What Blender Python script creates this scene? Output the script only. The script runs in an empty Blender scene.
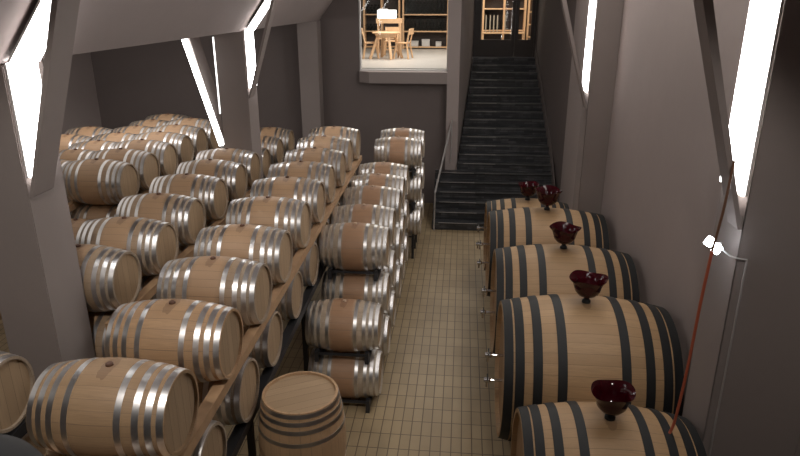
import bpy, bmesh, math, random
from mathutils import Vector, Matrix
random.seed(7)
PI = math.pi
S = bpy.context.scene
C = S.collection

# ---------------------------------------------------------------- camera
FPX, TH, PS = 645.0, math.radians(19.468), math.radians(5.428)
cam_d = bpy.data.cameras.new('camera')
cam = bpy.data.objects.new('camera', cam_d)
C.objects.link(cam)
cam_d.sensor_width = 36.0
cam_d.lens = FPX / 800 * 36.0
cam_d.clip_start = 0.05
cam.location = (0, 0, 0)
cam.rotation_euler = (PI / 2 - TH, 0, PS)
S.camera = cam

# ---------------------------------------------------------------- world, exposure, large lights
w = bpy.data.worlds.new('world'); S.world = w
w.use_nodes = True
w.node_tree.nodes['Background'].inputs[0].default_value = (0.9, 0.92, 1.0, 1)
w.node_tree.nodes['Background'].inputs[1].default_value = 0.02
S.view_settings.view_transform = 'Standard'
S.view_settings.look = 'None'
S.view_settings.exposure = 0.2
S.view_settings.gamma = 1.0
S.view_settings.use_curve_mapping = False


def area(name, loc, rot, sx, sy, power, col):
    l = bpy.data.lights.new(name, 'AREA'); l.shape = 'RECTANGLE'
    l.size = sx; l.size_y = sy; l.energy = power; l.color = col
    o = bpy.data.objects.new(name, l); C.objects.link(o)
    o.location = loc; o.rotation_euler = rot
    return o


STRIP = 14.0
area('nave_fill', (1.5, 9.9, 1.42), (0, math.radians(22), 0), 0.9, 9.0, 140, (1.0, 0.93, 0.86))  # soft fill added out of view above the nave, not a fixture of the cellar
def spot(name, loc, aim, power, ang, col):
    l = bpy.data.lights.new(name, 'SPOT'); l.energy = power; l.color = col
    l.spot_size = math.radians(ang); l.spot_blend = 0.5; l.shadow_soft_size = 0.12
    o = bpy.data.objects.new(name, l); C.objects.link(o); o.location = loc
    o.rotation_euler = (Vector(aim) - Vector(loc)).to_track_quat('-Z', 'Y').to_euler()
    return o


spot('front_fill_spot', (-1.95, 1.3, 1.38), (-2.5, 5.0, -2.7), 330, 56, (1.0, 0.93, 0.86))  # unseen spot added to brighten the front barrel rows
spot('front_fill_spot', (0.9, 1.4, 1.38), (1.3, 5.8, -3.3), 190, 50, (1.0, 0.93, 0.86))  # second added spot, brightens the nearest tuns
area('side_aisle_fill', (-6.6, 8.0, -0.56), (0, 0, 0), 2.2, 12.0, 62, (1.0, 0.93, 0.86))  # added fill that lifts the side aisle barrels, no fitting hangs here
area('far_wall_fill', (-6.8, 10.5, -0.75), (math.radians(68), 0, 0), 4.5, 0.4, 48, (1.0, 0.95, 0.92))  # added unseen light, tilted to lift the left part of the far wall
area('shop_ceiling_light', (-1.6, 19.0, 1.25), (0, 0, 0), 3.0, 4.0, 230, (1.0, 0.93, 0.85))


# ---------------------------------------------------------------- materials
def nm(name):
    m = bpy.data.materials.new(name); m.use_nodes = True
    nt = m.node_tree
    b = nt.nodes['Principled BSDF']
    return m, nt, b


def N(nt, t, **k):
    n = nt.nodes.new(t)
    for a, v in k.items():
        setattr(n, a, v)
    return n


def math_n(nt, op, a=None, b=None):
    n = N(nt, 'ShaderNodeMath', operation=op)
    for i, v in ((0, a), (1, b)):
        if v is None: continue
        if isinstance(v, (int, float)): n.inputs[i].default_value = v
        else: nt.links.new(v, n.inputs[i])
    return n.outputs[0]


def mix(nt, fac, a, b, mode='MIX'):
    n = N(nt, 'ShaderNodeMix', data_type='RGBA', blend_type=mode)
    for i, v in ((0, fac), (6, a), (7, b)):
        if isinstance(v, (int, float)): n.inputs[i].default_value = v
        elif isinstance(v, tuple): n.inputs[i].default_value = (*v, 1)
        else: nt.links.new(v, n.inputs[i])
    return n.outputs[2]


def noise(nt, vec, scale, detail=4, rough=0.55):
    n = N(nt, 'ShaderNodeTexNoise')
    n.inputs['Scale'].default_value = scale
    n.inputs['Detail'].default_value = detail
    n.inputs['Roughness'].default_value = rough
    if vec is not None: nt.links.new(vec, n.inputs['Vector'])
    return n.outputs['Fac']


def scaled(nt, vec, s):
    n = N(nt, 'ShaderNodeMapping'); n.inputs['Scale'].default_value = s
    nt.links.new(vec, n.inputs['Vector'])
    return n.outputs[0]


def ramp(nt, fac, lo, hi):
    n = N(nt, 'ShaderNodeMapRange')
    n.inputs[1].default_value = lo; n.inputs[2].default_value = hi
    nt.links.new(fac, n.inputs[0])
    return n.outputs[0]


def bump(nt, b, h, strength, dist=0.01):
    n = N(nt, 'ShaderNodeBump')
    n.inputs['Strength'].default_value = strength
    n.inputs['Distance'].default_value = dist
    nt.links.new(h, n.inputs['Height'])
    nt.links.new(n.outputs[0], b.inputs['Normal'])


def flat(name, col, rough=0.6, metal=0.0, var=0.12, scale=6.0):
    m, nt, b = nm(name)
    g = N(nt, 'ShaderNodeNewGeometry')
    f = noise(nt, g.outputs['Position'], scale)
    c = mix(nt, f, tuple(x * (1 - var) for x in col), tuple(min(1, x * (1 + var)) for x in col))
    nt.links.new(c, b.inputs['Base Color'])
    b.inputs['Roughness'].default_value = rough
    b.inputs['Metallic'].default_value = metal
    return m


def emit(name, col, s):
    m, nt, b = nm(name)
    b.inputs['Base Color'].default_value = (0.8, 0.8, 0.8, 1)
    b.inputs['Emission Color'].default_value = (*col, 1)
    b.inputs['Emission Strength'].default_value = s
    return m


def plaster(name, col):
    m, nt, b = nm(name)
    g = N(nt, 'ShaderNodeNewGeometry')
    f1 = noise(nt, g.outputs['Position'], 0.7, 5)
    f2 = noise(nt, g.outputs['Position'], 9.0, 6)
    c = mix(nt, f1, tuple(x * 0.86 for x in col), tuple(x * 1.12 for x in col))
    c = mix(nt, math_n(nt, 'MULTIPLY', f2, 0.25), c, tuple(x * 0.8 for x in col))
    nt.links.new(c, b.inputs['Base Color'])
    b.inputs['Roughness'].default_value = 0.85
    bump(nt, b, noise(nt, g.outputs['Position'], 60, 4), 0.25, 0.004)
    return m


def stave_wood(name, ca, cb, joint, band=None, bandw=0.15, nst=26, end=None, endx=0.38):
    """long staves along local X; optional wine-stained band about the bung; optional greyer ends"""
    m, nt, b = nm(name)
    tc = N(nt, 'ShaderNodeTexCoord'); oi = N(nt, 'ShaderNodeObjectInfo')
    sx = N(nt, 'ShaderNodeSeparateXYZ'); nt.links.new(tc.outputs['Object'], sx.inputs[0])
    ang = math_n(nt, 'ARCTAN2', sx.outputs['Y'], sx.outputs['Z'])
    a = math_n(nt, 'MULTIPLY', math_n(nt, 'ADD', ang, PI), nst / (2 * PI))
    wob = math_n(nt, 'MULTIPLY', noise(nt, a, 0.9, 1), 0.5)
    a = math_n(nt, 'ADD', a, wob)
    cell = math_n(nt, 'FLOOR', a); fr = math_n(nt, 'FRACT', a)
    cv = N(nt, 'ShaderNodeCombineXYZ')
    nt.links.new(cell, cv.inputs[0]); nt.links.new(math_n(nt, 'MULTIPLY', oi.outputs['Random'], 37.0), cv.inputs[1])
    wn = N(nt, 'ShaderNodeTexWhiteNoise', noise_dimensions='3D'); nt.links.new(cv.outputs[0], wn.inputs['Vector'])
    gv = N(nt, 'ShaderNodeCombineXYZ')
    nt.links.new(math_n(nt, 'MULTIPLY', sx.outputs['X'], 3.0), gv.inputs[0])
    nt.links.new(math_n(nt, 'MULTIPLY', a, 5.0), gv.inputs[1])
    nt.links.new(math_n(nt, 'MULTIPLY', oi.outputs['Random'], 50.0), gv.inputs[2])
    grain = noise(nt, gv.outputs[0], 2.2, 6, 0.65)
    c = mix(nt, wn.outputs['Value'], ca, cb)
    c = mix(nt, ramp(nt, grain, 0.3, 0.75), c, tuple(x * 0.72 for x in ca))
    tint = mix(nt, oi.outputs['Random'], (1.1, 1.04, 1.0), (0.84, 0.82, 0.8))
    c = mix(nt, 1.0, c, tint, 'MULTIPLY')
    ax = math_n(nt, 'ABSOLUTE', sx.outputs['X'])
    if end:
        c = mix(nt, math_n(nt, 'MULTIPLY', ramp(nt, ax, bandw + 0.02, endx), 0.75), c, end)
    if band:
        edge = math_n(nt, 'ADD', ax, math_n(nt, 'MULTIPLY', noise(nt, tc.outputs['Object'], 7, 4), 0.07))
        inside = math_n(nt, 'SUBTRACT', 1.0, ramp(nt, edge, bandw + 0.01, bandw + 0.05))
        amt = math_n(nt, 'MULTIPLY', inside, math_n(nt, 'ADD', math_n(nt, 'MULTIPLY', grain, 0.5), 0.5))
        c = mix(nt, amt, c, band)
    # dribble of wine by the bung
    d2 = math_n(nt, 'ADD', math_n(nt, 'POWER', ax, 2.0), math_n(nt, 'MULTIPLY', math_n(nt, 'POWER', math_n(nt, 'ABSOLUTE', sx.outputs['Y']), 2.0), 0.12))
    spot = math_n(nt, 'LESS_THAN', math_n(nt, 'ADD', d2, math_n(nt, 'MULTIPLY', noise(nt, tc.outputs['Object'], 14, 3), 0.004)), 0.0045)
    up = math_n(nt, 'GREATER_THAN', sx.outputs['Z'], 0.0)
    spot = math_n(nt, 'MULTIPLY', math_n(nt, 'MULTIPLY', spot, up), 0.35)
    c = mix(nt, spot, c, (0.10, 0.045, 0.03))
    jm = math_n(nt, 'LESS_THAN', math_n(nt, 'ABSOLUTE', math_n(nt, 'SUBTRACT', fr, 0.5)), 0.486)
    c = mix(nt, jm, joint, c)
    nt.links.new(c, b.inputs['Base Color'])
    b.inputs['Roughness'].default_value = 0.55
    bump(nt, b, math_n(nt, 'ADD', grain, jm), 0.3, 0.004)
    return m


def head_wood(name, ca, cb, joint, wid):
    m, nt, b = nm(name)
    tc = N(nt, 'ShaderNodeTexCoord'); oi = N(nt, 'ShaderNodeObjectInfo')
    sx = N(nt, 'ShaderNodeSeparateXYZ'); nt.links.new(tc.outputs['Object'], sx.inputs[0])
    a = math_n(nt, 'ADD', math_n(nt, 'MULTIPLY', sx.outputs['Y'], 1.0 / wid), 40.3)
    cell = math_n(nt, 'FLOOR', a); fr = math_n(nt, 'FRACT', a)
    cv = N(nt, 'ShaderNodeCombineXYZ')
    nt.links.new(cell, cv.inputs[0]); nt.links.new(math_n(nt, 'MULTIPLY', oi.outputs['Random'], 37.0), cv.inputs[1])
    wn = N(nt, 'ShaderNodeTexWhiteNoise', noise_dimensions='3D'); nt.links.new(cv.outputs[0], wn.inputs['Vector'])
    g = noise(nt, scaled(nt, tc.outputs['Object'], (30, 30, 2.5)), 1.6, 5, 0.6)
    c = mix(nt, wn.outputs['Value'], ca, cb)
    c = mix(nt, ramp(nt, g, 0.3, 0.8), c, tuple(x * 0.78 for x in ca))
    jm = math_n(nt, 'LESS_THAN', math_n(nt, 'ABSOLUTE', math_n(nt, 'SUBTRACT', fr, 0.5)), 0.485)
    c = mix(nt, jm, joint, c)
    nt.links.new(c, b.inputs['Base Color'])
    b.inputs['Roughness'].default_value = 0.6
    bump(nt, b, jm, 0.2, 0.003)
    return m


def tiles(name):
    m, nt, b = nm(name)
    g = N(nt, 'ShaderNodeNewGeometry')
    mp = N(nt, 'ShaderNodeMapping'); mp.inputs['Rotation'].default_value = (0, 0, 0)
    nt.links.new(g.outputs['Position'], mp.inputs['Vector'])
    br = N(nt, 'ShaderNodeTexBrick'); br.offset = 0.0; br.squash = 1.0
    nt.links.new(mp.outputs[0], br.inputs['Vector'])
    br.inputs['Scale'].default_value = 1.0
    br.inputs['Brick Width'].default_value = 0.128
    br.inputs['Row Height'].default_value = 0.284
    br.inputs['Mortar Size'].default_value = 0.007
    br.inputs['Mortar Smooth'].default_value = 0.2
    br.inputs['Bias'].default_value = 0.0
    br.inputs['Color1'].default_value = (0.40, 0.305, 0.18, 1)
    br.inputs['Color2'].default_value = (0.345, 0.262, 0.152, 1)
    br.inputs['Mortar'].default_value = (0.13, 0.095, 0.06, 1)
    f = noise(nt, g.outputs['Position'], 1.3, 5)
    c = mix(nt, ramp(nt, f, 0.42, 0.75), br.outputs['Color'], (0.17, 0.12, 0.07))
    c = mix(nt, 0.35, br.outputs['Color'], c)
    nt.links.new(c, b.inputs['Base Color'])
    b.inputs['Roughness'].default_value = 0.42
    bump(nt, b, math_n(nt, 'SUBTRACT', 1.0, br.outputs['Fac']), 0.5, 0.004)
    return m


def slate(name):
    m, nt, b = nm(name)
    g = N(nt, 'ShaderNodeNewGeometry')
    sx = N(nt, 'ShaderNodeSeparateXYZ'); nt.links.new(g.outputs['Position'], sx.inputs[0])
    v = N(nt, 'ShaderNodeCombineXYZ')
    nt.links.new(sx.outputs['X'], v.inputs[0])
    nt.links.new(math_n(nt, 'ADD', sx.outputs['Y'], sx.outputs['Z']), v.inputs[1])
    br = N(nt, 'ShaderNodeTexBrick'); nt.links.new(v.outputs[0], br.inputs['Vector'])
    br.inputs['Scale'].default_value = 1.0
    br.inputs['Brick Width'].default_value = 0.42
    br.inputs['Row Height'].default_value = 0.055
    br.inputs['Mortar Size'].default_value = 0.004
    br.inputs['Color1'].default_value = (0.022, 0.025, 0.03, 1)
    br.inputs['Color2'].default_value = (0.12, 0.12, 0.125, 1)
    br.inputs['Mortar'].default_value = (0.006, 0.006, 0.007, 1)
    f = noise(nt, g.outputs['Position'], 5.0, 6)
    c = mix(nt, ramp(nt, f, 0.35, 0.7), br.outputs['Color'], (0.025, 0.027, 0.03))
    nt.links.new(c, b.inputs['Base Color'])
    b.inputs['Roughness'].default_value = 0.45
    bump(nt, b, math_n(nt, 'ADD', br.outputs['Fac'], f), 0.5, 0.01)
    return m


def glass_mat(name, tint, gl=0.1):
    m = bpy.data.materials.new(name); m.use_nodes = True
    nt = m.node_tree; nt.nodes.clear()
    out = N(nt, 'ShaderNodeOutputMaterial'); mx = N(nt, 'ShaderNodeMixShader')
    t = N(nt, 'ShaderNodeBsdfTransparent'); t.inputs[0].default_value = (*tint, 1)
    g = N(nt, 'ShaderNodeBsdfGlossy'); g.inputs['Roughness'].default_value = 0.03
    mx.inputs[0].default_value = gl
    nt.links.new(t.outputs[0], mx.inputs[1]); nt.links.new(g.outputs[0], mx.inputs[2])
    nt.links.new(mx.outputs[0], out.inputs[0])
    return m


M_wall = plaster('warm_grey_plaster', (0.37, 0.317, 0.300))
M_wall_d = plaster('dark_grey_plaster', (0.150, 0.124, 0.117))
M_pillar = plaster('pillar_plaster', (0.28, 0.24, 0.226))
M_ceil = plaster('ceiling_plaster', (0.30, 0.255, 0.245))
M_floor = tiles('buff_floor_tiles')
M_slate = slate('black_slate')
M_oak = stave_wood('oak_staves', (0.47, 0.325, 0.20), (0.39, 0.265, 0.16), (0.20, 0.13, 0.08), band=(0.45, 0.285, 0.165), bandw=0.14, end=(0.36, 0.30, 0.235))
M_oak_new = stave_wood('fresh_oak_staves', (0.54, 0.365, 0.215), (0.46, 0.305, 0.175), (0.24, 0.16, 0.10))
M_oak_wine = stave_wood('wine_banded_oak_staves', (0.46, 0.37, 0.27), (0.37, 0.29, 0.21), (0.2, 0.14, 0.1), band=(0.34, 0.175, 0.088), bandw=0.15, end=(0.40, 0.35, 0.29))
M_oak_big = stave_wood('tun_oak_staves', (0.50, 0.335, 0.18), (0.41, 0.265, 0.135), (0.17, 0.11, 0.065), nst=48)
M_head = head_wood('oak_head', (0.46, 0.325, 0.20), (0.36, 0.25, 0.15), (0.13, 0.085, 0.05), 0.105)
M_head_big = head_wood('tun_head', (0.40, 0.25, 0.135), (0.31, 0.19, 0.10), (0.11, 0.065, 0.04), 0.16)
M_hoop = flat('galvanised_hoop', (0.66, 0.65, 0.65), 0.36, 1.0, 0.15, 40)
M_black = flat('black_hoop', (0.008, 0.009, 0.010), 0.62, 0.0, 0.3, 20)
M_bung = flat('brown_bung', (0.11, 0.05, 0.03), 0.5)
M_bung_l = flat('pale_bung', (0.50, 0.36, 0.26), 0.5)
M_timber = flat('rack_timber', (0.43, 0.27, 0.15), 0.7, 0, 0.25, 8)
M_steel_d = flat('dark_rack_steel', (0.03, 0.03, 0.033), 0.5, 0.3)
M_chrome = flat('chrome_fitting', (0.62, 0.62, 0.62), 0.2, 1.0)
M_lamp = emit('lamp_diffuser', (1.0, 0.985, 0.97), STRIP)
M_tube = emit('tube_diffuser', (1.0, 0.985, 0.97), 7.0)
M_lamp2 = emit('emergency_led', (0.85, 0.92, 1.0), 30)
M_grey = flat('grey_metal', (0.20, 0.20, 0.205), 0.55, 0.2)
M_tank = flat('tank_paint', (0.05, 0.05, 0.052), 0.7)
M_rail = flat('rail_metal', (0.45, 0.43, 0.42), 0.4, 0.3)
M_white = flat('white_plastic', (0.62, 0.61, 0.6), 0.5)
M_hose = flat('orange_hose', (0.42, 0.10, 0.05), 0.45)
M_rubber = flat('black_rubber', (0.012, 0.012, 0.012), 0.5)
M_pine = flat('pine_joinery', (0.72, 0.47, 0.27), 0.5, 0, 0.18, 7)
M_door = flat('dark_brown_door', (0.045, 0.033, 0.028), 0.45)
M_shop = flat('shop_wall', (0.34, 0.30, 0.27), 0.8)
M_shopfl = flat('shop_floor_stone', (0.50, 0.48, 0.45), 0.35, 0, 0.12, 2)
M_bottle = flat('dark_bottle_glass', (0.02, 0.022, 0.02), 0.15)
M_bottle_p = flat('pale_bottle_glass', (0.45, 0.40, 0.32), 0.15)
M_dark = flat('dark_shelf_back', (0.04, 0.032, 0.03), 0.7)
M_glass = glass_mat('window_glass', (0.96, 0.97, 0.97), 0.012)
M_red, _nt, _b = nm('ruby_glass')
_lw = N(_nt, 'ShaderNodeLayerWeight'); _lw.inputs[0].default_value = 0.35
_nt.links.new(mix(_nt, noise(_nt, N(_nt, 'ShaderNodeTexCoord').outputs['Object'], 5), (0.024, 0.001, 0.003), (0.05, 0.002, 0.006)), _b.inputs['Base Color'])
_b.inputs['Roughness'].default_value = 0.12
_b.inputs['Specular IOR Level'].default_value = 0.35


# ---------------------------------------------------------------- mesh helpers
def obj(name, bm, m, parent=None, smooth=False, loc=None):
    me = bpy.data.meshes.new(name)
    bmesh.ops.recalc_face_normals(bm, faces=bm.faces)
    bm.to_mesh(me); bm.free()
    me.materials.append(m)
    if smooth:
        for p in me.polygons: p.use_smooth = True
        me.set_sharp_from_angle(angle=math.radians(32))
    o = bpy.data.objects.new(name, me); C.objects.link(o)
    if loc: o.location = loc
    if parent: o.parent = parent
    return o


def bx(bm, x0, x1, y0, y1, z0, z1):
    v = [bm.verts.new((x, y, z)) for z in (z0, z1) for y in (y0, y1) for x in (x0, x1)]
    for f in ((0, 1, 3, 2), (4, 5, 7, 6), (0, 1, 5, 4), (2, 3, 7, 6), (0, 2, 6, 4), (1, 3, 7, 5)):
        bm.faces.new([v[i] for i in f])
    return bm


def box(x0, x1, y0, y1, z0, z1, bev=0.0):
    bm = bmesh.new(); bx(bm, x0, x1, y0, y1, z0, z1)
    if bev: bmesh.ops.bevel(bm, geom=bm.edges[:], offset=bev, segments=2, affect='EDGES')
    return bm


def prism(pts, y0, y1, bm=None):
    """polygon in XZ extruded along Y"""
    bm = bm or bmesh.new()
    a = [bm.verts.new((p[0], y0, p[1])) for p in pts]
    b = [bm.verts.new((p[0], y1, p[1])) for p in pts]
    n = len(pts)
    bm.faces.new(a); bm.faces.new(b[::-1])
    for i in range(n):
        bm.faces.new((a[i], b[i], b[(i + 1) % n], a[(i + 1) % n]))
    return bm


def prism_z(pts, z0, z1, bm=None):
    bm = bm or bmesh.new()
    a = [bm.verts.new((p[0], p[1], z0)) for p in pts]
    b = [bm.verts.new((p[0], p[1], z1)) for p in pts]
    n = len(pts)
    bm.faces.new(a); bm.faces.new(b[::-1])
    for i in range(n):
        bm.faces.new((a[i], b[i], b[(i + 1) % n], a[(i + 1) % n]))
    return bm


def lathe(prof, axis='X', seg=48, bm=None, closed=False, wob=None):
    """prof: list of (t, r) ; revolve about axis"""
    bm = bm or bmesh.new()
    rings = []
    for (t, r) in prof:
        ring = []
        if r < 1e-6:
            ring = [bm.verts.new((t, 0, 0) if axis == 'X' else (0, 0, t))]
        else:
            for i in range(seg):
                a = 2 * PI * i / seg
                tt, rr = (t, r) if not wob else wob(t, r, a)
                ring.append(bm.verts.new((tt, rr * math.cos(a), rr * math.sin(a)) if axis == 'X' else (rr * math.cos(a), rr * math.sin(a), tt)))
        rings.append(ring)
    pairs = list(zip(rings, rings[1:])) + ([(rings[-1], rings[0])] if closed else [])
    for A, B in pairs:
        for i in range(seg):
            j = (i + 1) % seg
            if len(A) == 1 and len(B) == 1: break
            if len(A) == 1: bm.faces.new((A[0], B[i], B[j]))
            elif len(B) == 1: bm.faces.new((A[i], B[0], A[j]))
            else: bm.faces.new((A[i], B[i], B[j], A[j]))
    return bm


def tube(pts, r, seg=10, bm=None):
    bm = bm or bmesh.new()
    pts = [Vector(p) for p in pts]
    rings = []
    up = Vector((0.13, 0.37, 0.92)).normalized()
    for i, p in enumerate(pts):
        d = (pts[min(i + 1, len(pts) - 1)] - pts[max(i - 1, 0)]).normalized()
        n = d.cross(up)
        if n.length < 0.05: n = d.cross(Vector((1, 0, 0)))
        n.normalize(); q = d.cross(n)
        rings.append([bm.verts.new(p + r * (math.cos(2 * PI * k / seg) * n + math.sin(2 * PI * k / seg) * q)) for k in range(seg)])
    for A, B in zip(rings, rings[1:]):
        for k in range(seg):
            bm.faces.new((A[k], A[(k + 1) % seg], B[(k + 1) % seg], B[k]))
    bm.faces.new(rings[0]); bm.faces.new(rings[-1][::-1])
    return bm


def smooth_path(pts, n=8):
    P = [Vector(p) for p in pts]
    P = [P[0]] + P + [P[-1]]
    out = []
    for i in range(1, len(P) - 2):
        for k in range(n):
            t = k / n
            a, b, c, d = P[i - 1], P[i], P[i + 1], P[i + 2]
            out.append(0.5 * ((2 * b) + (c - a) * t + (2 * a - 5 * b + 4 * c - d) * t * t + (3 * b - a - 3 * c + d) * t ** 3))
    out.append(P[-2])
    return out


def beam(p0, p1, w, h, bm=None):
    """rectangular bar from p0 to p1"""
    bm = bm or bmesh.new()
    p0, p1 = Vector(p0), Vector(p1)
    d = (p1 - p0).normalized()
    s = d.cross(Vector((0, 0, 1)))
    if s.length < 0.05: s = Vector((1, 0, 0))
    s.normalize(); u = s.cross(d)
    v = []
    for p in (p0, p1):
        for a, b in ((-1, -1), (1, -1), (1, 1), (-1, 1)):
            v.append(bm.verts.new(p + s * a * w / 2 + u * b * h / 2))
    for f in ((0, 1, 2, 3), (4, 5, 6, 7), (0, 1, 5, 4), (1, 2, 6, 5), (2, 3, 7, 6), (3, 0, 4, 7)):
        bm.faces.new([v[i] for i in f])
    return bm


def thing(name, label, cat, loc=(0, 0, 0), group=None):
    o = bpy.data.objects.new(name, None); C.objects.link(o)
    o.location = loc; o.empty_display_size = 0.1
    o['label'] = label; o['category'] = cat
    if group: o['group'] = group
    return o


def tag(o, label, cat, group=None):
    o['label'] = label; o['category'] = cat
    if group: o['group'] = group
    return o


def struct(name, bm, m, parent=None):
    o = obj(name, bm, m, parent)
    o['kind'] = 'structure'
    return o


def dup(root, loc, label, group=None, mats=None, rot=None):
    r = root.copy(); C.objects.link(r)
    r.location = loc; r['label'] = label
    if rot is not None: r.rotation_euler = rot
    if group: r['group'] = group
    for ch in list(root.children):
        c = ch.copy(); C.objects.link(c); c.parent = r
        for g in ch.children:
            d = g.copy(); C.objects.link(d); d.parent = c
    return r


# ---------------------------------------------------------------- room shell
F = -5.2          # cellar floor
XL, XR = -9.8, 2.42
YB = 16.75        # far wall
PX = -3.6         # aisle face of the left pillars
RXS = (2.17, 2.03) # aisle face of the right pilasters
FRAMES = [4.88, 10.73]
ZT = 1.5
struct('floor', box(XL - .2, 3.15, -2.2, YB + .1, F - .15, F), M_floor)
struct('wall_left', box(XL - .2, XL, -2.2, YB + .2, F, -0.3), M_wall)
bm = box(XR, XR + .25, 5.402, 20.4, F, ZT)
bx(bm, 2.95, 3.15, -2.2, 5.402, F, ZT)
struct('wall_right', bm, M_wall)
struct('wall_near', box(XL - .2, 3.15, -2.4, -2.2, F, ZT), M_wall)
# far wall with the window opening and the stair passage
WX0, WX1 = -2.62, -0.38
WZ0 = -1.70
bm = bmesh.new()
bx(bm, XL - .2, WX0, YB, YB + .25, F, ZT + .2)
bx(bm, WX0, WX1, YB, YB + .25, F, WZ0)
bx(bm, WX0, WX1, YB, YB + .25, 1.1, ZT + .2)
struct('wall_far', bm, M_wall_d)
# wall end between the window and the stairs, and its flank along the stairs
bm = prism_z([(-0.38, 16.4), (-0.08, 16.4), (0.28, 19.9), (-0.38, 19.9)], F, ZT + .2)
struct('wall_stair_left', bm, M_wall)
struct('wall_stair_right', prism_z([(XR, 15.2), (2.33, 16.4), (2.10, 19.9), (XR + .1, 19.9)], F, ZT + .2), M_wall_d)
# bay ledge below the window
struct('trim_1', prism_z([(WX0, YB), (WX0, 16.62), (-2.34, 16.4), (-0.38, 16.4), (-0.38, YB)], -1.98, WZ0), M_pillar)
# ceiling: low slab over the side aisle, steep slope, nave ceiling
bm = bmesh.new()
bx(bm, XL - .2, PX - .02, -2.2, YB, -0.48, -0.3)
prism([(PX - .02, -0.48), (-2.12, 1.52), (-2.3, 1.62), (PX - .2, -0.3)], -2.2, YB, bm)
bx(bm, -2.3, 3.15, -2.2, YB, ZT, ZT + .15)
bx(bm, -0.4, XR + .25, YB, 20.0, ZT, ZT + .15)
struct('ceiling', bm, M_ceil)
# ---------------------------------------------------------------- pillars, braces, strip lights
DP = 0.52
PL = [('nearest square plaster pillar at the left edge with a leaning brace', 4.88),
      ('middle plaster pillar rising among the barrels under the bent light strip', 10.73),
      ('farthest slim plaster pillar standing against the far wall without a lamp', 16.3)]
for i, (lab, y) in enumerate(PL):
    t = thing('pillar', lab, 'pillar', (PX - .25, y + DP / 2, F), 'plaster pillars of the left aisle')
    d = DP if i < 2 else YB - y
    obj('shaft', box(-.25, .25, -DP / 2, -DP / 2 + d, 0, -0.482 - F, 0.008), M_pillar, t)
    if i < 2:
        # leaning brace, from the shaft up to the sloping ceiling over the aisle
        z0 = -1.58 - F; z1 = 0.36 - F
        obj('brace', prism([(0.252, z0), (0.285, z0 + .02), (0.97, z1 + .15), (0.86, z1)], -DP / 2, -DP / 2 + (.30, .22)[i]), M_pillar, t)
        obj('brace', prism([(-0.252, -2.52 - F), (-0.28, -2.52 - F), (-0.88, -0.482 - F), (-0.74, -0.482 - F)], -DP / 2 + 0.1, DP / 2), M_pillar, t)
PR = [('nearest dark pilaster on the right wall with conduit and emergency lamp', 4.88),
      ('farther pilaster on the right wall behind the row of tuns', 10.73)]
for i, (lab, y) in enumerate(PR):
    t = thing('pilaster', lab, 'pillar', (RXS[i], y + DP / 2, F), 'pilasters of the right wall')
    obj('shaft', box(0, (2.948, XR)[i] - RXS[i], -DP / 2, DP / 2, 0, ZT - F - .002, 0.006), M_pillar, t)
    z0 = -1.66 - F; z1 = ZT - F - .003
    obj('brace', prism([(-0.002, z0), (-0.035, z0), (-1.0, z1), (-0.90, z1)], -DP / 2, -DP / 2 + .2), M_pillar, t)


def strip(name, label, parts, y0, y1):
    """parts: list of ((x0,z0),(x1,z1), nx, nz): lamp run in the XZ plane with the outward normal"""
    (ax, az) = parts[0][0]
    t = thing(name, label, 'strip light', (ax, y0, az), 'strip lights behind the leaning braces')
    for (p, q, nx, nz) in parts:
        def quad(o0, o1, ya, yb):
            return prism([(p[0] - ax + nx * o0, p[1] - az + nz * o0), (q[0] - ax + nx * o0, q[1] - az + nz * o0),
                          (q[0] - ax + nx * o1, q[1] - az + nz * o1), (p[0] - ax + nx * o1, p[1] - az + nz * o1)], ya, yb)
        obj('housing', quad(0.001, 0.018, 0.0, y1 - y0), M_white, t)
        dm = (y1 - y0)
        obj('diffuser', quad(0.019, 0.04, 0.008, dm * 0.60), M_lamp, t)
        obj('diffuser', quad(0.019, 0.04, dm * 0.66, dm - .008), M_lamp, t)
    return t


for i, y in enumerate(FRAMES):
    lab = ['large bent strip light on the nearest left pillar, glowing behind its brace',
           'slim bent strip light on the middle pillar among the barrels'][i]
    strip('strip_light', lab, [((PX, -1.40), (PX, -0.47), 1, 0), ((PX + .03, -0.46), (-2.94, 0.36), 0.8, -0.6)], y + .02, y + (.39, .42)[i])
    lab = ['long upright strip light on the nearest right pilaster',
           'upright strip light on the farther right pilaster above the tuns'][i]
    strip('strip_light', lab, [((RXS[i], -1.40), (RXS[i], 1.4), -1, 0)], y + .02, y + DP - .04)
# lamps of the side aisle, on the outer side of the middle pillar
t = thing('tube_light', 'slanting white tube light left of the middle pillar over the back barrels', 'tube light', (PX - .52, 10.82, -2.42))
obj('diffuser', beam((-0.04, -0.02, 0.02), (-0.53, -0.02, 1.86), 0.05, 0.09), M_tube, t)
obj('clip', box(-0.07, 0.0, -0.03, 0.09, -0.02, 0.01), M_grey, t)
obj('clip', box(-0.60, -0.52, -0.03, 0.09, 1.86, 1.935), M_grey, t)
t = thing('tube_light', 'thin upright tube light on the outer edge of the middle pillar', 'tube light', (PX - .5, 10.80, -1.85))
obj('diffuser', box(-0.055, -0.03, 0.0, 0.05, 0, 1.27), emit('thin_lamp_diffuser', (1, .98, .96), 2.2), t)
obj('backplate', box(-0.03, 0.0, 0.0, 0.05, 0, 1.27), M_white, t)

# ---------------------------------------------------------------- staircase
NST = 20; RISE = (5.2 - 1.6) / NST; RUN = 0.262; Y0 = 14.62
st = thing('staircase', 'dark slate staircase climbing to the glazed door at the back', 'staircase', (0.9, Y0, F))


def sl(y):   # left limit of the flight
    return -0.62 if y < 16.4 else -0.07 + (y - 16.4) * 0.36 / 3.5


def sr(y):
    if y < 15.3: return 2.40
    return 2.325 - max(0, y - 16.4) * 0.23 / 3.5 if y >= 16.4 else 2.325


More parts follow.
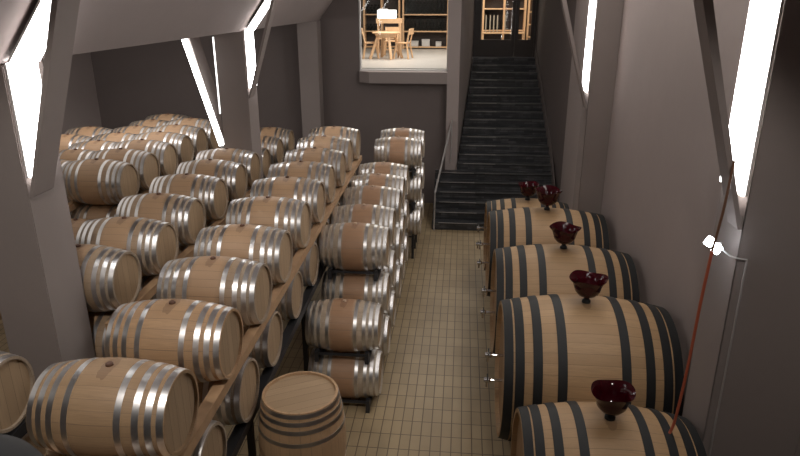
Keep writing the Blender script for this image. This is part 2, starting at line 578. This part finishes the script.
for k in range(NST):
    y = Y0 + k * RUN
    x0 = sl(y + RUN + .03) if y + RUN < 16.4 else sl(y + RUN + .03) + .004
    if y < 16.4 <= y + RUN + .02: x0 = -.06
    x1 = sr(y + RUN)
    bm = bmesh.new()
    bx(bm, x0 - .9, x1 - .9, y - Y0, y - Y0 + RUN + 0.03 if k < NST - 1 else 19.85 - Y0, k * RISE - (RISE if k else 0) * 0.0, (k + 1) * RISE - .03)
    bx(bm, x0 - .9, x1 - .9, y - Y0 - .015, y - Y0 + RUN, (k + 1) * RISE - .03, (k + 1) * RISE)
    obj('step', bm, M_slate, st)
    if k % 1 == 0:
        obj('nosing_highlight', box(x0 - .87 + .12, x0 - .87 + 1.05 - 0.02 * k, y - Y0 - .019, y - Y0 - .006, (k + 1) * RISE - .005, (k + 1) * RISE + .003), M_rail, st)  # pale strip stands in for the highlight on the left of each step edge
# solid masonry under the flight
obj('stair_core', prism_z([(-.6 - .9, 0.32), (2.38 - .9, 0.32), (2.28 - .9, 1.7), (-.6 - .9, 1.7)], 0, RISE * 1.5), M_slate, st)
# skirting along the right side of the flight
bm = bmesh.new()
sk = [(2.30, 15.3), (2.30, 16.4), (2.07, 19.8)]
for (xa, ya), (xb, yb) in zip(sk, sk[1:]):
    za = (ya - Y0) / RUN * RISE; zb = (yb - Y0) / RUN * RISE
    v = []
    for (x, y, z) in ((xa, ya, za), (xb, yb, zb)):
        for dx in (0, 0.02):
            for dz in (0.0, 0.42):
                v.append(bm.verts.new((x - .9 + dx, y - Y0, z + dz)))
    for f in ((0, 1, 5, 4), (2, 3, 7, 6), (1, 3, 7, 5), (0, 2, 6, 4), (0, 1, 3, 2), (4, 5, 7, 6)):
        bm.faces.new([v[i] for i in f])
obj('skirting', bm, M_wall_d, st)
# handrail at the left of the foot of the stairs
t = thing('handrail', 'thin grey metal handrail at the left foot of the dark stairs', 'handrail', (-0.66, Y0, F))
obj('rail', tube([(0.10, 0.0, 0.92), (0.43, 1.72, 2.32)], 0.024), M_rail, t)
obj('post', tube([(0.09, -0.05, 0.0), (0.10, -0.03, 0.93)], 0.02), M_rail, t)
obj('post', tube([(0.425, 1.70, 1.262), (0.425, 1.70, 2.30)], 0.015), M_rail, t)

# ---------------------------------------------------------------- door at the head of the stairs
YD = 19.9
d = thing('door_1', '', '', (0.28, YD, -1.6)); del d['label']; del d['category']; d['kind'] = 'structure'
W = 1.84
bm = bmesh.new()
bx(bm, 0, .10, 0, .1, 0, 2.9); bx(bm, W - .08, W, 0, .1, 0, 2.9); bx(bm, 0.1, W - .08, 0, .1, 2.7, 2.9)
obj('door_frame', bm, M_door, d)


def leaf(x0, x1):
    bm = bmesh.new()
    bx(bm, x0, x1, .02, .08, 0.01, .50)
    bx(bm, x0, x0 + .1, .02, .08, .50, 2.69); bx(bm, x1 - .1, x1, .02, .08, .50, 2.69)
    bx(bm, x0 + .1, x1 - .1, .02, .08, 2.55, 2.69)
    l = obj('door_leaf', bm, M_door, d)
    obj('glass', box(x0 + .1, x1 - .1, .045, .055, .50, 2.55), M_glass, l)
    return l


l1 = leaf(.10, 1.20)
obj('door_handle', tube([(1.12, -.02, .75), (1.12, -.02, 1.3)], .014), M_chrome, l1)
leaf(1.205, W - .081)
struct('trim_3', box(0.28, 2.12, 19.72, 19.899, -1.6, -1.585), M_grey)

# ---------------------------------------------------------------- window and the lit tasting room behind it
wd = thing('window_1', '', '', (WX0, YB - .02, WZ0)); del wd['label']; del wd['category']; wd['kind'] = 'structure'
bm = bmesh.new()
ww = WX1 - WX0
bx(bm, 0, .035, 0, .12, 0, 2.79); bx(bm, ww - .03, ww, 0, .12, 0, 2.79)
bx(bm, .035, ww - .03, 0, .12, 0, .03); bx(bm, .035, ww - .03, 0, .12, 2.75, 2.79)
obj('window_frame', bm, M_white, wd)
obj('glass', box(.035, ww - .03, .05, .06, .03, 2.75), M_glass, wd)

SZ = -1.66
bm = bmesh.new(); bx(bm, -6.0, 3.6, YB + .26, 25.2, SZ - .12, SZ)
# keep the stair passage free
bm.free(); bm = bmesh.new()
bx(bm, -6.0, -0.39, YB + .251, 25.2, SZ - .12, SZ)
bx(bm, -0.39, 4.0, 20.01, 25.2, SZ - .12, SZ)
struct('floor_shop', bm, M_shopfl)
struct('wall_shop_back', box(-6.0, 4.0, 25.0, 25.2, SZ, 1.7), M_shop)
struct('wall_shop_left', box(-6.2, -6.0, YB + .25, 25.2, SZ, 1.7), M_shop)
struct('wall_shop_right', box(4.0, 4.2, 20.0, 25.2, SZ, 1.7), M_shop)
struct('ceiling_shop', box(-6.2, 4.2, YB + .251, 25.2, 1.7, 1.8), M_shop)
bm = bmesh.new()
bx(bm, 2.13, 4.0, 20.0, 20.1, SZ - .1, 1.7); bx(bm, 0.28, 2.13, 20.0, 20.1, 1.31, 1.7); bx(bm, -0.37, 0.275, 19.91, 20.1, SZ - .1, 1.65)
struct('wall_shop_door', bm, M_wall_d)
area('tasting_room_light', (1.2, 22.2, 1.6), (0, 0, 0), 2.2, 1.5, 110, (1.0, 0.88, 0.74))


# round pine table and stools
def legs(t, r0, r1, z, n, rad, a0=0.4, name='leg'):
    for k in range(n):
        a = a0 + 2 * PI * k / n
        bm = beam((r1 * math.cos(a), r1 * math.sin(a), 0), (r0 * math.cos(a), r0 * math.sin(a), z), rad * 2, rad * 2)
        obj(name, bm, M_pine, t)


TZ = SZ
t = thing('round_table', 'round pale wooden table behind the window', 'table', (-2.30, 19.85, TZ))
obj('tabletop', lathe([(.72, 0), (.72, .40), (.735, .42), (.76, .42), (.765, .40), (.765, 0)], 'Z', 40), M_pine, t)
legs(t, .24, .50, .72, 4, .035)
obj('apron', lathe([(.62, .30), (.71, .34), (.71, .31), (.62, .27)], 'Z', 24, closed=True), M_pine, t)


def chair(x, y, rz, lab):
    t = thing('wooden_chair', lab, 'chair', (x, y, TZ), 'pale wooden chairs around the round table')
    t.rotation_euler = (0, 0, rz)
    obj('seat', box(-.21, .21, -.2, .2, .43, .465, .01), M_pine, t)
    for sx in (-1, 1):
        for sy in (-1, 1):
            top = .43 if sy < 0 else .43
            obj('leg', beam((sx * .24, sy * .23, 0), (sx * .17, sy * .16, top), .04, .04), M_pine, t)
    obj('back_post', beam((-.17, .17, .46), (-.2, .26, .86), .035, .035), M_pine, t)
    obj('back_post', beam((.17, .17, .46), (.2, .26, .86), .035, .035), M_pine, t)
    obj('backrest', beam((-.22, .25, .78), (.22, .25, .78), .03, .16), M_pine, t)
    obj('stretcher', beam((-.2, -.19, .2), (.2, -.19, .2), .025, .025), M_pine, t)


chair(-2.78, 19.95, PI * .55, 'pale wooden chair left of the round table behind the window')
chair(-1.80, 19.95, -PI * .56, 'pale wooden chair right of the round table behind the window')
chair(-2.25, 20.85, 0, 'pale wooden chair on the far side of the round table')
t = thing('counter_stand', 'pale wooden counter stand behind the round table carrying a white carton', 'stand', (-2.42, 21.9, TZ))
obj('top', box(-.42, .42, -.2, .2, .95, 1.1), M_pine, t)
for a in (-.38, .34):
    obj('side_panel', box(a, a + .04, -.2, .2, 0, .95), M_pine, t)
obj('shelf', box(-.339, .339, -.18, .18, .45, .48), M_pine, t)
t = thing('carton', 'glowing white box on the counter stand behind the window', 'box', (-2.50, 21.85, TZ + 1.1))
obj('body', box(-.30, .30, -.13, .13, .0, .26, .01), emit('emissive_white_carton', (1, .97, .92), 1.3), t)  # white glow put into the carton as emission
obj('flap', box(-.25, .02, -.1, .1, .262, .30), M_white, t)


def bottle_mesh(L=.30, r=.038):
    return lathe([(0, 0), (0, r), (L * .62, r), (L * .74, r * .4), (L * .98, r * .36), (L, 0)], 'X', 10)


def shelf(x0, x1, y, zs, cols, lab, m, bottles=True, back=M_dark):
    t = thing('wine_shelf', lab, 'shelf', (x0, y, SZ), 'pale wooden wine shelves of the tasting room')
    W = x1 - x0; H = zs[-1]
    for k in range(cols + 1):
        xx = k * (W - .06) / cols
        obj('upright', box(xx, xx + .06, 0, .35, 0, H), m, t)
    for z in zs:
        obj('board', box(.0, W, -.005, .34, z - .04, z), m, t)
    obj('back_panel', box(0.0, W, .351, .37, 0, H), back, t)
    return t


shelf(-3.6, -2.28, 24.0, [.08, .62, 1.19, 1.9, 2.5, 3.0], 2, 'left pale wooden wine shelf seen behind the window', M_pine)
shelf(-2.2, -0.55, 24.0, [.08, .62, 1.19, 1.9, 2.5, 3.0], 1, 'right pale wooden wine shelf with dark bottle bays behind the window', M_pine)
shelf(-0.5, .45, 24.0, [.08, .62, 1.19, 1.9, 2.5, 3.0], 1, 'pale wooden wine shelf at the right edge of the window', M_pine)
shelf(.6, 2.05, 23.0, [.1, .7, 1.4, 2.0, 2.9], 2, 'wine shelf seen through the left pane of the door', M_pine)
shelf(2.1, 3.3, 23.0, [.1, .5, .9, 1.3, 1.7, 2.2, 2.9], 1, 'wine shelf seen through the right pane of the door', M_pine, back=M_shop)

bt = thing('wine_bottle', 'dark wine bottle lying on a shelf behind the window', 'bottle', (-2.1, 24.0, SZ), 'dark wine bottles lying on the shelves')
bb = obj('body', bottle_mesh(), M_bottle, bt, True)
bb.rotation_euler = (0, 0, PI / 2)
first = True
LAY = ['lowest', 'second', 'third', 'fourth', 'fifth', 'sixth']
for (x0, x1, z, rows, yy, where) in ((-2.12, -.66, .62, 5, 24.0, 'lower bay of right window shelf'), (-2.12, -.66, 1.19, 6, 24.0, 'upper bay of right window shelf'), (-3.52, -2.96, .62, 3, 24.0, 'lower bay of left window shelf'),
                                     (-3.52, -2.96, 1.19, 4, 24.0, 'upper bay of left window shelf'), (.68, 1.28, .7, 5, 23.0, 'shelf behind the door')):
    nx = int((x1 - x0) / .13)
    for r in range(rows):
        for k in range(nx):
            x = x0 + .05 + k * .13 + (.0 if r % 2 == 0 else .04)
            if x > x1 - .04: continue
            zz = SZ + z + .042 + r * .082
            lab = 'dark bottle, %s from left, %s layer, %s' % ('first second third fourth fifth sixth seventh eighth ninth tenth eleventh'.split()[k], LAY[r], where)
            if first:
                bt.location = (x, yy + .02, zz); bt['label'] = lab; first = False
            else:
                dup(bt, (x, yy + .02, zz), lab)
for k, (x, w_, h_) in enumerate(((-2.05, .42, .16), (-1.5, .28, .22), (-1.0, .2, .14))):
    t = thing('gift_box', 'small white box, %s from left in the bottom bay of the right window shelf' % ['first', 'second', 'third'][k], 'box', (x, 24.06, SZ + .08), 'white boxes on the window shelf')
    obj('body', box(0, w_, 0, .2, 0.001, h_, .005), M_white, t)
    obj('lid', box(-.005, w_ + .005, -.005, .205, h_ + .001, h_ + .03, .004), M_white, t)
gt = thing('glass_tube', 'pale upright glass tube on the shelf seen through the door', 'glass', (1.5, 22.9, SZ), 'pale glass tubes seen through the door')
obj('body', lathe([(0, 0), (0, .02), (.55, .02), (.55, 0)], 'Z', 12), M_bottle_p, gt)
gt.location = (.82, 22.72, SZ + 1.45)
sb = thing('display_bench', 'narrow display bench carrying glassware seen through the door', 'bench', (.6, 22.6, SZ))
obj('top', box(0, 1.4, 0, .3, .60, .64), M_pine, sb)
for a in (0.02, 1.34):
    obj('leg', box(a, a + .04, .02, .28, 0, .60), M_pine, sb)
gt.location = (.72, 22.75, SZ + .64)
for k, x in enumerate((.86, .98, 1.1, 1.35)):
    dup(gt, (x, 22.75, SZ + .64), 'pale upright glass tube, %s from left on the bench behind the door' % ['second', 'third', 'fourth', 'last'][k])
gt['label'] = 'pale upright glass tube, leftmost on the bench behind the door'

# ---------------------------------------------------------------- barrels
BL, BR, BH = 0.95, 0.349, 0.288      # length, bilge and head radius


def prof(x, L, R, r):
    u = 2 * x / L
    return R - (R - r) * (abs(u) ** 1.9)


def barrel_parts(t, L, R, r, wood, headm, hoopm, hoops, hw, bungm, seg=56, bung=True, th=0.028, rec=0.035):
    n = 18
    P = [(-L / 2 + L * k / n, prof(-L / 2 + L * k / n, L, R, r)) for k in range(n + 1)]
    pr_ = [(-L / 2 + rec, r - th)] + [(-L / 2, r - th * .8)] + P + [(L / 2, r - th * .8), (L / 2 - rec, r - th)]
    obj('staves', lathe(pr_, 'X', seg), wood, t, True)
    for s in (-1, 1):
        x = s * (L / 2 - rec)
        h = obj('head', lathe([(x - .012, 0), (x - .012, r - th + .004), (x + .012, r - th + .004), (x + .012, 0)], 'X', seg), headm, t)
    e = 0.0025 if R < .5 else .008
    for f in hoops:
        for s in (-1, 1):
            xc = s * (L / 2 - f * L)
            xs = [xc - hw / 2, xc, xc + hw / 2]
            a = [(x, prof(x, L, R, r) + e) for x in xs]
            b = [(x, prof(x, L, R, r) - .004) for x in xs[::-1]]
            obj('hoop', lathe(a + b, 'X', seg, closed=True), hoopm, t, True)
    if bung:
        obj('bung', lathe([(R - .01, 0), (R - .01, .028), (R + .012, .026), (R + .018, .018), (R + .018, 0)], 'Z', 16), bungm, t, True)


def make_barrel(wood, bungm, name='wine_barrel'):
    t = thing(name, 'barrel', 'barrel')
    barrel_parts(t, BL, BR, BH, wood, M_head, M_hoop, (.028, .105, .19, .31), .044, bungm)
    return t


ORD = ['nearest', 'second nearest', 'third', 'fourth', 'fifth', 'sixth', 'seventh', 'eighth', 'ninth', 'tenth', 'eleventh', 'twelfth']
b_oak = make_barrel(M_oak, M_bung)
b_new = make_barrel(M_oak_new, M_bung)
b_wine = make_barrel(M_oak_wine, M_bung_l)
used = set()


def put(proto, x, y, z, label, group, rz=0.0):
    """a barrel centred at x, y with its axis at height z"""
    if proto.name not in used:
        used.add(proto.name)
        proto.location = (x, y, z); proto['label'] = label; proto['group'] = group
        proto.rotation_euler = (0, 0, rz); o = proto
    else:
        o = dup(proto, (x, y, z), label, group, rot=(0, 0, rz))
    # roll each barrel's own staves and heads a little so none repeats
    return o


rr = random.Random(3)


def rack(label, pts, tiers, wood=True, group='rack timbers', offs=0.415, floor=F, names=('top', 'second', 'third', 'bottom'), legs=True):
    """a timber under each end of every tier; below the lowest tier steel trestles down to the floor"""
    (xa, ya), (xb, yb) = pts[0], pts[-1]
    ya -= .38; yb += .38
    for k, z in enumerate(tiers):
        for s in (-1, 1):
            top = z - prof(offs, BL, BR, BH) - .0045
            hgt = min(.095, top - floor - .003)
            x0 = xa + s * (offs + .02); x1 = xb + s * (offs + .02)
            side = 'right' if s > 0 else 'left'
            tim = wood and k == 0
            o = obj('rack_timber' if tim else 'rack_bar', beam((0, 0, 0), (x1 - x0, yb - ya, 0), .10, hgt), M_timber if tim else M_steel_d, None, loc=(x0, ya, top - hgt / 2))
            tag(o, '%s, %s side, under the %s tier %s' % ('long pale timber' if tim else 'dark steel bar', side, names[k], label), 'timber' if tim else 'bar', group if tim else 'dark rack bars')
            if legs and k == len(tiers) - 1 and top - hgt - floor > .05:
                n = max(1, int((yb - ya) / 2.0))
                t = thing('steel_trestle', 'dark trestle under the %s side, %s tier %s' % (side, names[k], label), 'trestle', (x0, ya, floor), 'steel trestles')
                for q in range(n + 1):
                    u = q / n
                    xx = (x1 - x0) * u; yy = .05 + (yb - ya - .1) * u
                    obj('post', box(xx - .03, xx + .03, yy - .03, yy + .03, 0, top - hgt - floor - .001), M_steel_d, t)


ZD = [-2.70, -3.40]
TN = ['top', 'second', 'third', 'bottom']
# row D: long row on timbers, second from the aisle
DY = [3.64, 4.60, 5.57, 6.53, 7.62, 8.60, 9.54, 10.50, 11.53, 12.48]
DX = [-2.34, -2.32, -2.34, -2.37, -2.40, -2.41, -2.44, -2.44, -2.49, -2.49]
for ti, z in enumerate(ZD):
    for i, (x, y) in enumerate(zip(DX, DY)):
        if ti: y -= .60
        proto = b_new if (ti == 0 and i < 2) else b_oak
        lab = 'oak barrel, %s from the camera on the %s tier of the front long row' % (ORD[i], TN[ti])
        if ti == 0 and i == 0: lab = 'large-looking fresh oak barrel with silver hoops at the bottom left corner'
        if ti == 0 and i == 1: lab = 'fresh oak barrel with dark bung just behind the bottom left corner barrel'
        put(proto, x, y, z, lab, 'oak barrels in the long timber-racked row')
rack('of the front long row', [(DX[0], 3.3), (DX[-1], DY[-1])], ZD[:1], names=('top',), legs=False)
rack('of the front long row', [(x, y - .6) for x, y in zip(DX, DY)], ZD[1:], wood=False, names=('second',))
def steel_racks(x, y, zs, where):
    """two-bar steel cradles between the tiers; the lowest has feet on the floor"""
    for k, z in enumerate(zs):
        top = z - prof(.33, BL, BR, BH) - .0045
        low = F if k == 0 else zs[k - 1] + prof(.33, BL, BR, BH) + .0045
        t = thing('barrel_cradle', 'black steel cradle under the %s barrel of the %s' % (['bottom', 'middle', 'top'][k], where), 'cradle', (x, y, low), 'black steel cradles of the aisle stacks')
        h = top - low
        for s in (-1, 1):
            bm = bmesh.new()
            t0 = 0.001 if k else max(h - .05, .0)
            bx(bm, s * .33 - .025, s * .33 + .025, -.30, .30, t0, h)
            bx(bm, s * .33 - .025, s * .33 + .025, -.33, -.25, t0, h + .09)
            bx(bm, s * .33 - .025, s * .33 + .025, .25, .33, t0, h + .09)
            obj('saddle', bm, M_steel_d, t)
            if k == 0:
                for q in (-1, 1):
                    obj('foot', box(s * .33 - .025, s * .33 + .025, q * .29 - .04, q * .29 + .04, 0, max(h - .05, .02)), M_steel_d, t)
        for q in (-1, 1):
            obj('tie_bar', box(-.30, .30, q * .29 - .015, q * .29 + .015, h + .03, h + .06), M_steel_d, t)


# row C: stacks of three beside the tiled aisle
CY = [7.55, 8.60, 9.50, 10.58, 11.40, 12.30]
for i, y in enumerate(CY):
    x = -1.45 - .008 * i
    zs = [-4.78, -4.07] + ([-3.36] if i >= 1 else [])
    for k, z in enumerate(zs):
        tn = ['bottom', 'middle', 'top'][k]
        put(b_wine, x, y, z, 'wine-banded barrel, %s of the %s stack beside the tiled aisle' % (tn, ORD[i]), 'wine-banded barrels stacked beside the tiled aisle')
    steel_racks(x, y, zs, '%s stack beside the tiled aisle' % ORD[i])
# the two raised stacks at the end of the aisle row
for i, y in enumerate((13.05, 14.02)):
    x = -1.27
    zs = [-4.44, -3.72, -3.0]
    for k, z in enumerate(zs):
        tn = ['bottom', 'middle', 'top'][k]
        put(b_wine, x, y, z, 'wine-banded barrel, %s of the %s raised stack before the far wall' % (tn, ['nearer', 'farther'][i]), 'wine-banded barrels in the raised stacks by the far wall')
    steel_racks(x, y, zs, '%s raised stack before the far wall' % ['nearer', 'farther'][i])

# rows E (behind the pillars), F, G, H in the side aisle
ZE = [-2.70, -3.40]
EY = [5.76, 6.66, 7.63, 8.62, 9.52, 10.32]
EX = [-3.82, -3.80, -3.84, -3.88, -3.88, -3.90]
for ti, z in enumerate(ZE):
    for i, (x, y) in enumerate(zip(EX, EY)):
        put(b_oak, x, y, z, 'oak barrel, %s on the %s tier of the row between the two left pillars' % (ORD[i], TN[ti]), 'oak barrels between the two left pillars')
rack('between the two left pillars', list(zip(EX, EY)), ZE)
for k, y in enumerate((3.95,)):
    for ti, z in enumerate((-2.86, -3.56)):
        put(b_oak, -3.86, y, z, 'dark oak barrel on the %s tier left of the nearest pillar' % TN[ti], 'oak barrels left of the nearest pillar')
rack('left of the nearest pillar', [(-3.86, 3.95), (-3.86, 3.96)], [-2.86, -3.56], wood=False)
E2Y = [12.30, 13.30, 14.25]
for ti, z in enumerate((-3.08, -3.78)):
    for i, y in enumerate(E2Y):
        put(b_oak, -4.32, y, z, 'oak barrel, %s on the %s tier of the row behind the middle pillar' % (ORD[i], TN[ti]), 'oak barrels behind the middle pillar')
rack('behind the middle pillar', [(-4.32, E2Y[0]), (-4.32, E2Y[-1])], [-3.08, -3.78], wood=False)
FY = [8.98, 9.70, 10.42, 11.12, 11.83, 12.55]
for ti, z in enumerate((-2.60, -3.30)):
    for i, y in enumerate(FY):
        put(b_oak, -5.42, y, z, 'oak barrel, %s on the %s tier of the close-packed side aisle row' % (ORD[i], TN[ti]), 'oak barrels close-packed in the side aisle')
FL = [8.22, 7.45, 6.6]
for i, y in enumerate(FL):
    put(b_oak, -5.42, y, -3.30, 'oak barrel, %s of the low barrels in front of the close-packed side aisle row' % ['farthest', 'middle', 'nearest'][i], 'low oak barrels of the side aisle')
rack('of the close-packed row', [(-5.42, FY[0]), (-5.42, FY[-1])], [-2.60], names=('top',))
rack('of the close-packed row', [(-5.42, FL[-1]), (-5.42, FY[-1])], [-3.30], wood=False, names=('lower',))
GY = [9.38, 10.10, 10.82, 11.54, 12.26, 12.98, 13.7]
for ti, z in enumerate((-2.72, -3.42)):
    for i, y in enumerate(GY):
        put(b_oak, -6.44, y, z, 'oak barrel, %s on the %s tier of the second side aisle row' % (ORD[i], TN[ti]), 'oak barrels in the second side aisle row')
rack('of the second side aisle row', [(-6.44, GY[0]), (-6.44, GY[-1])], [-2.72, -3.42])
for ti, z in enumerate((-2.78, -3.48)):
    for i, y in enumerate((11.6, 12.4)):
        put(b_oak, -7.5, y, z, 'shadowy oak barrel, %s on the %s tier nearest the left wall' % (['nearer', 'farther'][i], TN[ti]), 'shadowy oak barrels by the left wall')
rack('by the left wall', [(-7.5, 11.6), (-7.5, 12.4)], [-2.78, -3.48])

# upright puncheon on the floor in front of the aisle stacks
t = thing('upright_cask', 'large oak cask standing upright on the floor in front of the aisle stacks', 'barrel', (-1.45, 5.18, -4.56))
t2 = bpy.data.objects.new('cask_axis', None)
bpy.data.objects.remove(t2)
before = set(bpy.data.objects)
barrel_parts(t, 1.03, .425, .36, M_oak_new, M_head, M_hoop, (.03, .10, .18, .30), .04, M_bung, bung=False)
for o in set(bpy.data.objects) - before:
    o.rotation_euler = (0, -PI / 2, 0.5); o.location = (0, 0, .515)

t = thing('pallet_stack', 'dark wooden base hidden below the upright oak cask', 'pallet', (-1.45, 5.18, F))
for k in range(3):
    bm = bmesh.new()
    for q in range(5):
        bx(bm, -.42 + q * .178, -.42 + q * .178 + .13, -.42, .42, k * .213 + .165, k * .213 + .189)
    obj('deck', bm, M_timber, t)
    for q in (-.40, -.04, .32):
        obj('runner', box(-.42, .42, q, q + .09, k * .213 + .001, k * .213 + .164), M_timber, t)

# ---------------------------------------------------------------- tuns with ruby glass funnels
TW = ['nearest', 'second', 'third', 'fourth', 'farthest']
TUNS = [(1.36, 4.86, -3.41, .79, 1.50), (1.42, 6.53, -3.11, .87, 1.80), (1.42, 8.24, -3.14, .83, 1.80), (1.40, 9.93, -3.14, .78, 1.80), (1.27, 11.62, -3.49, .74, 1.50)]


def funnel(x, y, z, s, lab, ph):
    t = thing('glass_funnel', lab, 'glass funnel', (x, y, z), 'ruby glass funnels on the tuns')

    def wob(tt, r, a):
        k = max(0, (tt - .12 * s)) / (.2 * s)
        return tt + .018 * s * k * math.sin(3 * a + ph), r * (1 + .05 * k * math.sin(2 * a + ph))
    pr_ = [(0.0, .0), (0.0, .022), (.05, .024), (.06, .05), (.085, .10), (.13, .135), (.19, .15), (.24, .165), (.275, .195), (.288, .20),
           (.275, .186), (.24, .152), (.19, .138), (.13, .12), (.10, .09), (.085, 0)]
    obj('bowl', lathe([(a * s, b * s) for a, b in pr_], 'Z', 40, wob=wob), M_red, t, True)
    obj('stem', lathe([(-.012, 0), (-.012, .045), (.012, .045), (.03, .028), (.05 * s, .026), (.05 * s, 0)], 'Z', 20), M_black, t, True)


for i, (x, y, top, R, L) in enumerate(TUNS):
    zc = top - R
    t = thing('oak_tun', '%s big oak tun with black hoops against the right wall' % TW[i], 'tun', (x, y, zc), 'big oak tuns along the right wall')
    barrel_parts(t, L, R, R * .875, M_oak_big, M_head_big, M_black, (.028, .09, .19, .325), .050 * L + .003, M_black, seg=72, bung=False, th=.05, rec=.06)
    # door plate and two sampling taps on the aisle head
    hx = -L / 2 + .045
    for j, dz in enumerate((.16, -.17)):
        bm = tube([(hx, 0, dz), (hx - .17, 0, dz)], .018)
        tp = obj('tap', bm, M_chrome, t, True)
        bm = bmesh.new()
        lathe([(hx - .21, 0), (hx - .21, .03), (hx - .15, .034), (hx - .13, .022), (hx - .13, 0)], 'X', 16, bm)
        for v in bm.verts: v.co.z += dz
        tube([(hx - .18, 0, dz), (hx - .18, 0, dz - .09)], .014, bm=bm)
        obj('valve', bm, M_chrome, tp, True)
        obj('lever', beam((hx - .17, -.07, dz + .045), (hx - .17, .05, dz + .045), .014, .012), M_rubber, tp)
    # cradle: two saddles with feet, under the tun
    c = thing('tun_cradle', 'dark timber cradle under the %s big oak tun' % TW[i], 'cradle', (x, y, F), 'cradles under the big oak tuns')
    for s in (-1, 1):
        xx = s * L * .25
        rr_ = prof(xx, L, R, R * .875) + .002
        bm = bmesh.new()
        wdt = R * .55; n = 10
        zb = zc - F
        pts = [(-wdt, 0), (wdt, 0)] + [(wdt - 2 * wdt * k / n, zb - math.sqrt(rr_ ** 2 - (wdt - 2 * wdt * k / n) ** 2)) for k in range(n + 1)]
        a = [bm.verts.new((xx - .05, p[0], p[1])) for p in pts]; b = [bm.verts.new((xx + .05, p[0], p[1])) for p in pts]
        bm.faces.new(a); bm.faces.new(b[::-1])
        for k in range(len(pts)):
            kk = (k + 1) % len(pts); bm.faces.new((a[k], b[k], b[kk], a[kk]))
        obj('saddle', bm, M_steel_d, c)
    FS = [.93, .98, 1.0, 1.1, 1.0]
    funnel(x, y, top + .013, FS[i], 'ruby glass funnel standing on top of the %s big oak tun' % TW[i], i * 1.3)

# ---------------------------------------------------------------- small things on the right pilaster
t = thing('emergency_lamp', 'small twin emergency lamp glowing bluish white on the near right pilaster', 'lamp', (1.965, 4.86, -1.78))
obj('bracket', box(-.01, .06, .0, .02, -.012, .012), M_white, t)
for k, (dx, dz) in enumerate(((-.035, .03), (.028, -.03))):
    bm = bmesh.new(); bx(bm, -.03, .03, -.03, .0, -.036, .036)
    bmesh.ops.bevel(bm, geom=bm.edges[:], offset=.006, segments=2, affect='EDGES')
    o = obj('lamp_head', bm, M_lamp2, t, loc=(dx, 0, dz)); o.rotation_euler = (0, .5, 0)
t = thing('conduit', 'thin white cable running from the emergency lamp down the near pilaster', 'cable', (2.24, 4.866, F))
obj('pipe', tube([(0, 0, 0), (0, 0, 3.3)], .009), M_rail, t)
obj('cable', tube(smooth_path([(0, 0, 3.3), (-.06, -.01, 3.31), (-.13, 0, 3.33), (-.20, 0, 3.385)]), .007), M_white, t)
t = thing('hose', 'red-orange hose hanging down in front of the near right pilaster', 'hose', (1.86, 4.78, -3.45))
obj('upper_rope', tube(smooth_path([(.12, 0, 2.35), (.105, 0, 1.98), (.075, .0, 1.65)]), .010), flat('brown_rope', (.16, .075, .04), .7), t, True)
obj('hose_line', tube(smooth_path([(.075, 0, 1.65), (.055, 0, 1.2), (.045, .01, .6), (.012, 0, .12), (-.03, -.03, -.02), (-.06, -.12, -.05), (-.085, -.2, -.12), (-.12, -.34, -.30), (-.13, -.40, -.5)]), .012), M_hose, t, True)
tag(obj('floor_hose', tube(smooth_path([(-1.95, 7.6, F + .03), (-1.98, 6.9, F + .03), (-2.0, 6.3, F + .03), (-1.93, 5.95, F + .03), (-1.7, 5.6, F + .03), (-1.2, 5.3, F + .03)]), .03), M_rubber, None, True),
    'black hose lying on the floor between the racks and the upright cask', 'hose')

# grey domed tank in the corner
t = thing('steel_tank', 'grey metal tank with domed lid cut off by the bottom left corner', 'tank', (-2.01, 1.85, F + .001))
obj('shell', lathe([(0, 0), (0, .38), (3.28, .38), (3.28, 0)], 'Z', 48), M_tank, t, True)
obj('lid', lathe([(3.282, 0), (3.282, .40), (3.32, .40), (3.38, .37), (3.44, .29), (3.48, .16), (3.49, 0)], 'Z', 48), M_tank, t, True)
